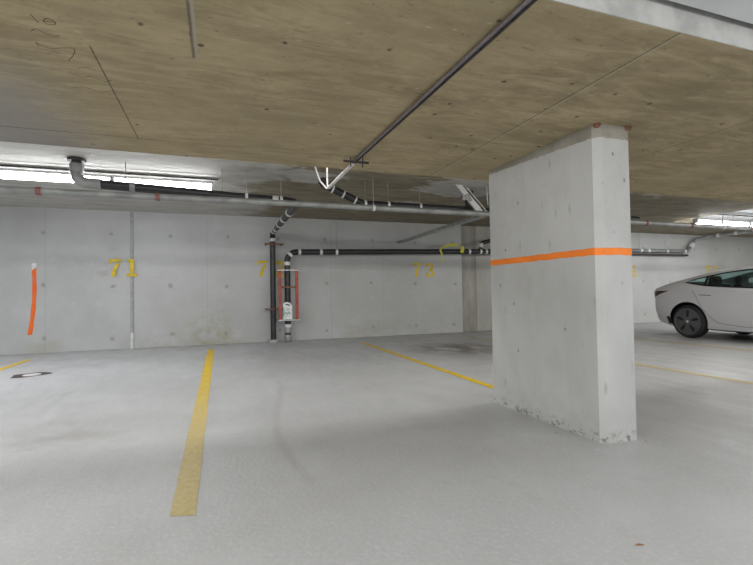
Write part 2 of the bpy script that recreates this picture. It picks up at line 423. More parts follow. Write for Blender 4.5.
# ------------------------------------------------------------------ painted floor lines
def stripe(x, y0, y1, w, mat, label, x_far=None):
    m = MB(); xf = x if x_far is None else x_far; n = max(2, int((y1-y0)/.12)); L = []; R = []
    for i in range(n+1):
        t = i/n; y = y0+(y1-y0)*t; c = x+(xf-x)*t
        j0, j1 = random.uniform(-.003,.003), random.uniform(-.003,.003)
        L.append(m.bm.verts.new((c-w/2+j0, y+(random.uniform(-.03,.03) if i in (0,n) else 0), .0025))); R.append(m.bm.verts.new((c+w/2+j1, y+(random.uniform(-.02,.02) if i in (0,n) else 0), .0025)))
    for i in range(n): m.bm.faces.new((L[i],R[i],R[i+1],L[i+1]))
    return tag(m.build('parking_line', mat), label, 'parking line', kind='thing')
stripe(-.17, 2.22, 8.86, .112, M['line'], 'long yellow floor line fading to pale, between painted numbers 71 and 72')
stripe(2.672, 3.35, 8.70, .095, M['line'], 'bright yellow floor line running from the wall behind the concrete pillar', 2.715)
stripe(-2.95, 2.3, 8.75, .10, M['line'], 'short visible end of yellow floor line beside the floor drain')
stripe(5.22, 1.5, 8.7, .10, M['line_worn'], 'worn yellow floor line nearer than the one beside the white car')
stripe(7.93, 1.5, 8.7, .10, M['line_worn'], 'worn yellow floor line along the side of the white car')

# ------------------------------------------------------------------ stencilled bay numbers
G = {  # each digit as stencil pieces in a box .62 wide and 1 high
 '7': [[(0,1),(.62,1),(.62,.86),(.12,.84),(.10,.74),(0,.74)], [(.34,.76),(.52,.76),(.36,.40),(.29,0),(.10,0),(.14,.30)]],
 '1': [[(.18,1),(.42,1),(.42,.20),(.22,.20),(.22,.84),(.08,.84),(.08,.93)], [(.04,.17),(.60,.17),(.60,0),(.04,0)]],
 '2': [[(0,.74),(.05,.92),(.20,1),(.42,1),(.57,.92),(.58,.74),(.42,.74),(.36,.86),(.24,.86),(.17,.74)],
       [(.58,.68),(.42,.68),(.05,.28),(0,.18),(.22,.18),(.50,.52)], [(0,.14),(.60,.14),(.60,0),(0,0)]],
 '3': [[(.02,.74),(.06,.92),(.20,1),(.40,1),(.40,.84),(.26,.84),(.20,.72)], [(.44,.99),(.59,.90),(.61,.64),(.50,.51),(.62,.38),(.61,.12),(.46,.0),(.42,.16),(.42,.36),(.26,.44),(.26,.60),(.40,.66),(.42,.82)],
       [(.0,.28),(.18,.28),(.24,.16),(.38,.16),(.38,0),(.20,0),(.04,.08)]],
 '6': [[(.58,.80),(.44,.80),(.38,.87),(.26,.87),(.26,1),(.44,1),(.56,.92)], [(.20,.99),(.04,.86),(0,.5),(.02,.16),(.16,.02),(.18,.20),(.18,.80)],
       [(.24,.60),(.44,.60),(.58,.50),(.42,.42),(.36,.46),(.24,.46)], [(.60,.44),(.60,.14),(.46,0),(.24,0),(.24,.14),(.38,.14),(.44,.24),(.44,.40)]],
}
def number(txt, x, z, h, y, label, pitch=.80):
    e = empty('bay_number', (x, y, z))
    for i, ch in enumerate(txt):
        m = MB()
        for poly in G[ch]:
            m.extrude([(a*h*1.02 + i*h*pitch, b*h) for a, b in poly], (x, y, z), (1,0,0), (0,0,1), (0,-1,0), .003)
        m.build('digit', M['yellow'], e)
    return tag(e, label, 'painted number')
number('71', -2.01, 1.40, .335, D-.039, 'yellow stencilled number 71 across the grey wall joint', .84)
number('72', .755, 1.39, .345, D, 'yellow stencilled number 72 half hidden by the upright black pipes', 1.0)
number('73', 4.38, 1.37, .345, D, 'yellow stencilled number 73 under the horizontal black pipe', .92)
number('76', 11.10, 1.36, .345, D+.1, 'yellow stencilled number beside the pillar edge, 76', .92)
number('77', 14.60, 1.36, .345, D+.1, 'yellow stencilled number 77 above the roof of the white car', .92)

# orange upright mark with a pale tip, painted on the wall
om = MB(); L=[]; R=[]
for i in range(25):
    t = i/24; z = .335+(1.515-.335)*t; c = -3.235+.012*t-.05*(1-t)**2+.02*math.sin(t*PI); w = .034+.003*math.sin(t*20)
    L.append(om.bm.verts.new((c-w,D-.003,z))); R.append(om.bm.verts.new((c+w,D-.003,z+(.06 if i==24 else 0))))
for i in range(24): om.bm.faces.new((L[i],R[i],R[i+1],L[i+1]))
om = tag(om.build('paint_mark', M['orange_deep']), 'upright orange paint stroke on the wall with a white tip', 'paint mark')
MB().extrude([(-.034,0),(.034,.055),(.034,.13),(-.034,.13)], (-3.223,D,1.515), (1,0,0),(0,0,1),(0,-1,0),.004).build('white_tip', M['whitep'], om)

# wall joint strip
wj = MB().tube([(-1.625,D-.012,.0),(-1.625,D-.012,Z2)], .026, 10).build('wall_joint_strip', M['pvc'], smooth=40)
tag(wj, 'grey vertical strip covering the wall joint behind number 71', 'joint strip')
MB().tube([(-1.625,D-.012,.0),(-1.625,D-.012,.30)], .031, 10).build('lower_sleeve', M['band'], wj, smooth=40)

# floor drain
fd = empty('floor_drain', (-2.33,7.02,0)); tag(fd, 'small round floor drain with dark stained rim', 'floor drain')
st = MB(); n = 40; ring=[st.bm.verts.new((-2.33+-.03+math.cos(a)*.21*(1+.18*math.sin(3*a+1)),7.02+math.sin(a)*.19*(1+.2*math.sin(2*a)),.002)) for a in (2*PI*i/n for i in range(n))]
st.bm.faces.new(ring); st.build('stained_rim', M['drain'], fd)
MB().lathe([(.10,.002),(.10,.008),(.085,.010),(0,.010)], (-2.33,7.0,0),(0,0,1),24).build('cover', M['band'], fd, smooth=40)

# ------------------------------------------------------------------ pipes
def band(p, d, r, w, name, mat, parent):
    p, d = Vector(p), Vector(d).normalized()
    return MB().tube([p-d*w/2, p-d*w/2+d*.004, p+d*w/2-d*.004, p+d*w/2], [r*.98, r, r, r*.98], 18).build(name, mat, parent, smooth=40)
def hanger(x, y, z, r, ztop, parent, rod=.005, strap=True):
    m = MB().tube([(x,y,z+r*.9),(x,y,ztop)], rod, 8)
    h = m.build('hanger_rod', M['greypipe'], parent, smooth=40)
    if strap:
        MB().lathe([(r+.001,-.018),(r+.006,-.018),(r+.006,.018),(r+.001,.018),(r+.001,-.018)], (x,y,z),(1,0,0),20).build('strap', M['band'], h, smooth=40)
    return h

# black drain pipe 1: out of the ceiling at far left, along under the slab, back to the wall and down to the floor
p1 = empty('drain_pipe', (1.10,9.58,0))
tag(p1, 'long black drain pipe from the ceiling elbow to the wall and down to the floor', 'pipe')
def sl(x): return 2.384-(x+1.5)*.038
pathA = [(-1.62,6.2,Z2),(-1.62,6.2,2.389),(.98,6.2,sl(.98)),(1.05,6.5,2.305),(1.05,9.58,2.31),(1.05,9.58,.0)]
MB().tube(pathA, .058, 20, bend=.13).build('pipe_run', M['black'], p1, smooth=40)
band((-1.62,6.2,Z2-.02),(0,0,1),.10,.03,'ceiling_collar',M['dull'],p1)
band((-1.62,6.2,2.56),(0,0,1),.077,.10,'coupling',M['greypipe'],p1)
MB().tube([(-1.62,6.2,2.60),(-1.62,6.2,2.389),(-1.36,6.2,2.380)], .066, 18, bend=.13).build('elbow', M['greypipe'], p1, smooth=40)  # grey over the black bend: light from the tubes put into the colour
for x in (-1.02,): band((x,6.2,sl(x)),(1,0,-.038),.064,.06,'coupling',M['greypipe'],p1)
for x in (-1.10,.03,.34,.80): hanger(x,6.2,sl(x),.058,Z2,p1,strap=x>.3)
band((.72,6.2,sl(.72)),(1,0,0),.064,.08,'coupling',M['band'],p1)
for y in (7.1,7.75,8.35,8.9,9.25):
    t=(y-6.5)/3.08; band((1.05,y,2.305+.005*t),(0,1,0),.0655,.10,'coupling',M['band'],p1)
band((1.05,9.58,2.16),(0,0,1),.066,.07,'coupling',M['band'],p1)
for z in (2.07,.70):
    b = MB().box((.88,9.50,z-.014),(1.28,9.518,z+.014)).box((.90,9.518,z-.012),(.93,D-.003,z+.012)).box((1.22,9.518,z-.012),(1.25,D-.003,z+.012)); b.build('wall_clamp', M['rust'], p1)
band((1.05,9.58,.03),(0,0,1),.10,.06,'floor_collar',M['pvc'],p1)

# black drain pipe 2: along the back wall with a short drop to the floor behind the red guard
p2 = empty('drain_pipe', (1.38,9.55,0))
tag(p2, 'black pipe running level along the back wall and bending down behind the red guard bars', 'pipe')
MB().tube([(1.35,9.55,.0),(1.35,9.55,1.905),(7.6,9.55,2.025)], .062, 20, bend=.20).build('pipe_run', M['black'], p2, smooth=40)
for x in (1.61,2.08,2.43,5.78,6.10,6.26,6.75): band((x,9.55,1.905+(x-1.35)*.0192),(1,0,.0192),.07,.055,'coupling',M['band'],p2)
for z in (1.66,): band((1.35,9.55,z),(0,0,1),.07,.075,'coupling',M['band'],p2)
band((1.405,9.55,1.85),(1,0,1),.07,.06,'coupling',M['band'],p2)
band((1.35,9.55,.25),(0,0,1),.072,.12,'coupling',M['greypipe'],p2)
band((1.35,9.55,.34),(0,0,1),.074,.06,'coupling',M['band'],p2)
band((1.35,9.55,.08),(0,0,1),.078,.14,'floor_collar',M['greypipe'],p2)
hanger(2.43,9.55,1.925,.062,Z2,p2)
# branch with a white fitting near the set-back strip
MB().tube([(6.12,9.55,2.00),(6.12,9.55,2.20),(6.60,9.55,2.33)], .05, 14, bend=.08).build('branch', M['black'], p2, smooth=40)
band((6.12,9.55,2.15),(0,0,1),.062,.10,'branch_cap',M['whitep'],p2)

# black drain pipe 3: drops through the slab and runs level above the grey sprinkler main
p3 = empty('drain_pipe', (1.4,6.3,2.3))
tag(p3, 'black pipe sloping from the ceiling, then level just above the grey steel main', 'pipe')
MB().tube([(1.40,6.3,Z2),(1.42,6.3,2.59),(2.02,6.3,2.335),(7.5,6.3,2.325)], .055, 18, bend=.06).build('pipe_run', M['black'], p3, smooth=40)
for x,z,d in ((1.56,2.53,(.6,0,-.25)),(1.72,2.462,(.6,0,-.25)),(1.90,2.385,(.6,0,-.25))): band((x,6.3,z),d,.060,.025,'coupling',M['band'],p3)
band((1.41,6.3,2.63),(0,0,1),.062,.06,'coupling',M['dull'],p3)
for x in (2.05,2.42,2.95): hanger(x,6.3,2.335,.055,Z2,p3)

# grey sprinkler main
ps = empty('sprinkler_pipe', (0,6.0,2.2))
tag(ps, 'long grey steel main crossing under the upper slab with red couplings', 'pipe')
def gz(x): return 2.226-abs(x-1)*.003
MB().tube([(-5.5,6.0,gz(-5.5)),(1,6.0,gz(1)),(14,6.0,gz(14))], .041, 16).build('pipe_run', M['greypipe'], ps, smooth=40)
for x in (-1.935,-.714,7.345,8.505,10.2): band((x,6.0,gz(x)),(1,0,0),.050,.05,'coupling',M['redcoup'],ps)
for x in (2.08,5.1,9.4): hanger(x,6.0,gz(x),.041,Z2,ps)

# pipe behind the pillar, over the car
p4 = empty('drain_pipe', (13.6,9.72,2.1))
tag(p4, 'grey pipe on the far wall beyond the pillar, stepping up above the white car', 'pipe')
MB().tube([(9.0,9.76,2.12),(13.65,9.76,2.15),(13.95,9.72,2.50),(14.2,9.4,2.60),(14.2,7.0,2.58)], .055, 16, bend=.09).build('pipe_run', M['greypipe'], p4, smooth=40)
MB().box((9.0,9.70,1.995),(13.6,9.86,2.045)).build('support_rail', M['dull'], p4)  # dark bar just below the pipe
for x in (11.7,12.0,12.75,13.5): band((x,9.76,2.14),(1,0,0),.064,.07,'coupling',M['band'],p4)
band((13.80,9.74,2.33),(.3,0,.35),.066,.16,'coupling',M['band'],p4)
for y in (9.2,8.7): band((14.2,y,2.597),(0,1,0),.064,.08,'coupling',M['band'],p4)
for x in (11.65,12.7): hanger(x,9.76,2.14,.055,Z2,p4,strap=False)

# red guard around the short drop
pg = empty('pipe_guard', (1.38,9.40,0)); tag(pg, 'pair of upright red guard bars bolted around the short black pipe', 'pipe guard')
for x in (1.175,1.525): MB().box((x-.03,9.39,.47),(x+.03,9.44,1.545)).build('guard_bar', M['red'], pg, bevel=.006)
for z in (1.50,.455):
    MB().box((1.12,9.375,z),(1.58,9.39,z+.022)).box((1.12,9.39,z),(1.14,D-.004,z+.022)).box((1.56,9.39,z),(1.58,D-.004,z+.022)).build('cross_bracket', M['galv'], pg)
MB().box((1.17,9.44,1.14),(1.53,9.46,1.175)).build('cross_bracket', M['rust'], pg)
nt_ = MB().extrude([(0,0),(.18,0),(.18,.27),(.13,.345),(.06,.36),(0,.33)], (1.235,9.370,.485),(1,0,0),(0,0,1),(0,1,0),.004)
nt_ = tag(nt_.build('notice_card', M['tag']), 'white notice card leaning on the short black pipe between red bars', 'notice')
MB().extrude([(0,0),(.09,-.03),(.09,-.005),(0,.025)], (1.28,9.366,.79),(1,0,0),(0,0,1),(0,1,0),.003).build('slot', M['carblack'], nt_)

# conduits under the near slab
def cond(dx, path, y_pale, label, mat):
    f = lambda p: (p[0]+dx+1.130-.0245*min(p[1],3.42), p[1], p[2])
    A = [f(q) for q in path if q[1] < y_pale] + [f((0,y_pale,2.078))]
    B = [f((0,y_pale,2.078))] + [f(q) for q in path if q[1] > y_pale]
    o = tag(MB().tube(A, .0085, 10).build('electrical_conduit', mat, smooth=40), label, 'conduit')
    tag(MB().tube(B, .009, 10, bend=.10).build('pale_section', M['whitep'], o, smooth=40), 'pale end of the conduit')  # white past the slab edge: tube light put into the colour
    return o
c1 = cond(.0095, [(0,-.6,2.078),(0,3.42,2.078),(0,4.50,2.078),(0,4.50,Z2)], 3.5, 'thin dark conduit under the near slab whose pale end turns straight up', M['dull'])
c2 = cond(-.0095, [(0,-.6,2.078),(0,3.42,2.078),(0,4.44,2.078),(-.03,4.62,2.20),(-.05,5.1,Z2)], 3.5, 'thin dark conduit under the near slab whose pale end curves back upward', M['conduit'])
sc = MB().box((.935,3.395,2.052),(1.145,3.415,2.066)).build('strut_bracket', M['dull']); tag(sc, 'short dark cross bar holding the thin conduits to the slab', 'bracket')
for x in (.995,1.095): MB().tube([(x,3.41,2.02),(x,3.41,Z1)], .005, 8).build('threaded_rod', M['dull'], sc)
for x in (1.048,1.088): pass
lc = MB().tube([(-4.2,6.58,2.625),(-.02,6.58,2.625)], .012, 10).build('light_conduit', M['carblack'], smooth=40); tag(lc, 'dark thin conduit along the ceiling above the glowing tubes', 'conduit')

# steel channel from the back wall toward the camera, and the hanging bracket
ch = MB(); prof = [(-.055,0),(.055,0),(.055,.05),(.045,.05),(.045,.01),(-.045,.01),(-.045,.05),(-.055,.05)]
ch.extrude(prof, (4.02,D,2.175),(1,0,0),(0,0,1),(.012,-1,.012),3.69)
ch = tag(ch.build('steel_channel', M['galv']), 'galvanised steel channel running out from the wall above number 73', 'channel')
hb = empty('hanger_bracket', (3.75,6.12,2.45)); tag(hb, 'pale metal plate hanging at a slant from the slab beside the pillar', 'bracket')
MB().extrude([(3.47,Z2+.0),(3.575,Z2+.0),(3.955,2.285),(3.83,2.285)], (0,6.08,0),(1,0,0),(0,0,1),(0,1,0),.03).build('slanted_plate', M['housing'], hb)
MB().extrude([(3.62,2.52),(3.70,2.55),(3.76,2.44),(3.69,2.40)], (0,6.076,0),(1,0,0),(0,0,1),(0,1,0),.004).build('dark_patch', M['greypipe'], hb)
MB().tube([(3.66,6.10,2.66),(4.03,6.10,2.28)], .013, 10).build('brace_rod', M['galv'], hb, smooth=40)
MB().box((3.86,6.40,2.35),(3.98,6.46,Z2)).build('post', M['dull'], hb)
MB().box((3.78,6.40,2.52),(3.86,6.46,Z2)).build('stub', M['galv'], hb)
MB().tube([(4.09,6.15,2.40),(4.07,6.15,Z2)], .012, 10).build('drop_rod', M['galv'], hb, smooth=40)
# yellow ribbon looped over the wall pipe
rb = MB()
def ribbon(path, w, m):
    L=[];R=[]
    for i,p in enumerate(path):
        p=Vector(p); q=Vector(path[min(i+1,len(path)-1)])-Vector(path[max(i-1,0)]); q.y=0; q.normalize(); s=Vector((-q.z,0,q.x))*w
        L.append(m.bm.verts.new(p-s)); R.append(m.bm.verts.new(p+s))
    for i in range(len(path)-1): m.bm.faces.new((L[i],R[i],R[i+1],L[i+1]))
ribbon([(5.02,9.46,1.72),(4.97,9.46,1.80),(4.99,9.45,1.90),(4.94,9.45,2.0),(5.0,9.44,2.07),(5.12,9.45,2.10),(5.2,9.46,2.13),(5.32,9.46,2.11),(5.42,9.46,2.16)], .022, rb)
ribbon([(5.10,9.45,2.12),(5.22,9.45,2.16),(5.34,9.45,2.15),(5.44,9.45,2.09)], .014, rb)
rb = tag(rb.build('caution_ribbon', M['ribbon']), 'yellow ribbon tied over the wall pipe above number 73', 'ribbon')
kn = MB(); ribbon([(5.52,9.46,1.95),(5.54,9.45,2.0),(5.56,9.46,2.06),(5.53,9.46,2.1)], .045, kn); kn.build('knot', M['ribbon'], rb)

# ------------------------------------------------------------------ light fixtures
def fixture(x0, x1, y, z, label, mat, group):
    e = empty('tube_light', ((x0+x1)/2, y, z)); tag(e, label, 'light', group)
    MB().extrude([(-.058,.055),(-.063,.027),(.063,.027),(.058,.055),(.03,.068),(-.03,.068)], (x0,y,z),(0,1,0),(0,0,1),(1,0,0),x1-x0).build('housing', M['housing'], e)
    MB().extrude([(-.058,.026),(-.062,-.015),(-.05,-.045),(-.02,-.058),(.02,-.052),(.05,-.042),(.062,-.015),(.058,.026)], (x0+.02,y,z),(0,1,0),(0,0,1),(1,0,0),x1-x0-.04).build('diffuser', mat, e)
    for x in (x0, x1-.02):
        MB().extrude([(-.062,.03),(-.065,-.016),(-.052,-.05),(.052,-.05),(.065,-.016),(.062,.03)], (x,y,z),(0,1,0),(0,0,1),(1,0,0),.02).build('end_cap', M['housing'], e)
    MB().tube([((x0+x1)/2,y,z+.05),((x0+x1)/2,y,Z2 if x0<10 else Z3)], .006, 8).build('hanger_rod', M['galv'], e)
    return e
fixture(-1.335,-.09,6.73,2.555,'glowing white tube light right of the black ceiling elbow', M['diffuser'], 'tube lights behind the black pipe')
fixture(-2.62,-1.35,6.73,2.555,'glowing white tube light at the far end, left of the black ceiling elbow', M['diffuser'], 'tube lights behind the black pipe')
fixture(10.55,11.36,7.34,2.575,'glowing tube light above the car, first from the pillar', M['diffuser2'], 'tube lights above the white car')
fixture(11.40,12.36,7.34,2.575,'glowing tube light above the car, second from the pillar', M['diffuser2'], 'tube lights above the white car')
fixture(12.42,13.4,7.34,2.575,'glowing tube light above the car, third from the pillar', M['diffuser2'], 'tube lights above the white car')
cd = MB().tube([(10.5,7.1,2.72),(13.6,7.1,2.72)], .016, 10)
cd = tag(cd.build('light_conduit', M['dull'], smooth=40), 'dark thin conduit over the tube lights above the car', 'conduit')

# ------------------------------------------------------------------ car (local x = its own right side, y = forward from the tail, z up)
T = [ # s, zc, xq,zq, xt,zt, xb,zb, xs,zs, xm, xr, zbot
 (0.12,1.00, .50,.985, .62,.975, .66,.96, .70,.93, .64, .58,.50),
 (0.15,1.040,.56,1.025,.70,1.01, .74,.99, .775,.945, .75, .67,.40),
 (0.23,1.07,.60,1.055, .74,1.035, .80,1.005, .835,.95, .85,.76,.30),
 (0.38,1.115, .62,1.10,.75,1.08,.82,1.045, .872,.955,.893,.80,.235),
 (0.60,1.18, .61,1.165,.73,1.135,.81,1.09, .885,.965,.915,.83,.205),
 (0.90,1.265,.60,1.235,.715,1.165,.80,1.115,.885,.97,.925,.85,.19),
 (1.20,1.345,.585,1.31,.685,1.24,.80,1.055,.885,.965,.925,.86,.18),
 (1.60,1.415,.575,1.375,.655,1.31,.80,1.02,.88,.955,.922,.86,.17),
 (2.00,1.44, .57,1.40,.645,1.345,.80,.995,.88,.94,.92,.86,.17),
 (2.40,1.44, .57,1.395,.645,1.345,.80,.975,.88,.925,.92,.86,.17),
 (2.80,1.405,.575,1.36,.66,1.305,.80,.955,.88,.91,.92,.86,.17),
 (3.10,1.335,.59,1.29,.68,1.235,.80,.945,.88,.90,.922,.86,.175),
 (3.40,1.225,.61,1.17,.715,1.11,.80,.935,.88,.885,.925,.855,.18),
 (3.70,1.06, .64,1.01,.755,.955,.80,.915,.875,.865,.925,.85,.18),
 (3.85,.985,.65,.95, .76,.915,.80,.885,.87,.84,.925,.84,.18),
 (4.10,.92, .62,.89, .74,.86,.80,.825,.86,.78,.915,.82,.18),
 (4.40,.83, .56,.80, .70,.765,.76,.73,.81,.69,.865,.76,.20),
 (4.58,.73, .46,.71, .60,.685,.66,.65,.70,.61,.74,.64,.24),
 (4.69,.60, .34,.59, .44,.575,.48,.56,.50,.52,.52,.46,.36)]
def interp(s, c):
    for i in range(len(T)-1):
        if T[i][0] <= s <= T[i+1][0] + 1e-9:
            a, b = T[i], T[i+1]; h = b[0]-a[0]; t = (s-a[0])/h
            def sl_(j):
                j0, j1 = max(j-1,0), min(j+1,len(T)-1); return (T[j1][c]-T[j0][c])/(T[j1][0]-T[j0][0])
            m0, m1 = sl_(i)*h, sl_(i+1)*h
            return a[c]*(2*t**3-3*t*t+1)+m0*(t**3-2*t*t+t)+b[c]*(-2*t**3+3*t*t)+m1*(t**3-t*t)
    return T[-1][c]
def sec(s):
    g = lambda c: interp(s, c)
    zc,xq,zq,xt,zt,xb,zb,xs,zs,xm,xr,zb0 = (g(i) for i in range(1,13))
    zl = zb0+.06; zm1 = zb0+(zs-zb0)*.34; zm2 = zb0+(zs-zb0)*.66
    return [(0,zb0),(xr-.10,zb0),(xr,zl-.03),(xr+.022,zl+.02),(xm-.012,zm1),(xm,(zm1+zm2)/2),(xm-.006,zm2),(xs+.012,zs-.05),(xs,zs),((xs*.45+xb*.55),zs+(zb-zs)*.6),(xb,zb),(xt,zt),((xt+xq)/2+.012,(zt+zq)/2+.006),(xq,zq),(xq*.55,zq+(zc-zq)*.72),(0,zc)]
DLO0, DLO1 = .86, 3.62
stations = sorted(set([round(.12+i*.0914,4) for i in range(51)] + [.12,.135,.15,.19,.23,4.6,4.65,4.69,DLO0,DLO1,1.22,1.27,2.25,2.33]))
stations = [s for s in stations if s <= 4.69]
car = empty('car', (9.82, 7.38, 0), PI)
tag(car, 'white saloon car parked beyond the pillar, tail toward the wall', 'car')
cb = MB(); bm = cb.bm; rowsR=[]; rowsL=[]
for s in stations:
    P = sec(s)
    R = [bm.verts.new((x,s,z)) for x,z in P]
    Lr = [R[0]] + [bm.verts.new((-x,s,z)) for x,z in P[1:-1]] + [R[-1]]
    rowsR.append(R); rowsL.append(Lr)
K = len(rowsR[0])
for a in range(len(stations)-1):
    sm = (stations[a]+stations[a+1])/2
    for j in range(K-1):
        mi = 0
        if j == 10 and DLO0 < sm < DLO1:
            mi = 3 if (1.22 < sm < 1.27 or 2.25 < sm < 2.33) else 1
        if j in (13,14) and .44 < sm < 3.78: mi = 5 if sm < 1.5 else 4
        if j in (0,1): mi = 3
        for rows in (rowsR, rowsL):
            f = bm.faces.new((rows[a][j], rows[a][j+1], rows[a+1][j+1], rows[a+1][j])); f.material_index = mi
for e in (0, -1):
    bm.faces.new(rowsR[e] + rowsL[e][1:-1][::-1])
bmesh.ops.recalc_face_normals(bm, faces=bm.faces)
me = bpy.data.meshes.new('car_shell'); bm.to_mesh(me); bm.free()
CM = [M['carwhite'], M['glass'], M['carblack'], M['carblack'], M['darkglass'], M['glass']]
for m_ in CM: me.materials.append(m_)
tmp = bpy.data.objects.new('car_shell', me); COL.objects.link(tmp)
WR = .334; WY = (.962, 3.837)
cutters = []
for wy in WY:
    for sx in (1,-1):
        c = MB(); c.lathe([(0,0),(.385,0),(.385,.5),(0,.5)], (sx*.60,wy,WR+.01),(sx,0,0),56)
        for f in c.bm.faces: f.material_index = 2
        o = c.build('cut', CM); cutters.append(o)
        md = tmp.modifiers.new('b','BOOLEAN'); md.operation='DIFFERENCE'; md.object=o; md.solver='EXACT'; md.material_mode='INDEX'
bpy.context.view_layer.update()
dg = bpy.context.evaluated_depsgraph_get()
body_me = bpy.data.meshes.new_from_object(tmp.evaluated_get(dg))
for o in cutters + [tmp]: bpy.data.objects.remove(o, do_unlink=True)
def sub_mesh(name, keep, mats, parent, smooth=28):
    b = bmesh.new(); b.from_mesh(body_me)
    bmesh.ops.delete(b, geom=[f for f in b.faces if not keep(f)], context='FACES')
    for f in b.faces: f.smooth = True
    for e in b.edges:
        if len(e.link_faces)==2 and e.calc_face_angle(0) > math.radians(smooth): e.smooth = False
    m2 = bpy.data.meshes.new(name); b.to_mesh(m2); b.free()
    for q in mats: m2.materials.append(q)
    o = bpy.data.objects.new(name, m2); COL.objects.link(o); o.parent = parent; return o
body = sub_mesh('body', lambda f: f.material_index in (0,2,3), CM, car)
for sx in (1,-1):
    for lo_, hi_ in ((.8,1.245),(1.245,2.29),(2.29,3.7)):
        w = sub_mesh('window', lambda f: f.material_index==1 and f.calc_center_median().x*sx>0 and lo_<f.calc_center_median().y<hi_, CM, car)
tag(sub_mesh('glass_roof', lambda f: f.material_index==4, CM, car), 'dark glass roof and windscreen')
sub_mesh('rear_window', lambda f: f.material_index==5, CM, car)

def skin(s, z):
    P = sec(s)[2:12]
    for (x0,z0),(x1,z1) in zip(P, P[1:]):
        if min(z0,z1)-1e-6 <= z <= max(z0,z1)+1e-6 and abs(z1-z0) > 1e-6: return x0+(x1-x0)*(z-z0)/(z1-z0)
    return P[-1][0]
def patch(name, corners, mat, sx, nu=10, nv=4, off=.004, parent=None):
    """quad patch that follows the flank; corners (s,z) in order"""
    m = MB(); a,b,c,d = [Vector(q) for q in corners]; g=[]
    for i in range(nu+1):
        r=[]
        for j in range(nv+1):
            u,v=i/nu,j/nv; p=(a*(1-u)+b*u)*(1-v)+(d*(1-u)+c*u)*v
            r.append(m.bm.verts.new((sx*(skin(p.x,p.y)+off),p.x-off*.5,p.y)))
        g.append(r)
    for i in range(nu):
        for j in range(nv): m.bm.faces.new((g[i][j],g[i+1][j],g[i+1][j+1],g[i][j+1]))
    return m.build(name, mat, parent or car, smooth=40)
def flank_line(name, pts, w, sx, mat, off=.003):
    m = MB(); L=[];R=[]; P=[Vector(p) for p in pts]; Q=[]
    for i in range(len(P)-1):
        for k_ in range(8):
            t=k_/8; p0=P[max(i-1,0)];p1=P[i];p2=P[i+1];p3=P[min(i+2,len(P)-1)]
            Q.append(.5*((2*p1)+(p2-p0)*t+(2*p0-5*p1+4*p2-p3)*t*t+(3*p1-p0-3*p2+p3)*t**3))
    Q.append(P[-1])
    for i,p in enumerate(Q):
        d=(Q[min(i+1,len(Q)-1)]-Q[max(i-1,0)]).normalized(); n=Vector((-d.y,d.x))*w/2
        for lst,q in ((L,p-n),(R,p+n)): lst.append(m.bm.verts.new((sx*(skin(q.x,q.y)+off),q.x,q.y)))
    for i in range(len(Q)-1): m.bm.faces.new((L[i],R[i],R[i+1],L[i+1]))
    return m.build(name, mat, car, smooth=40)
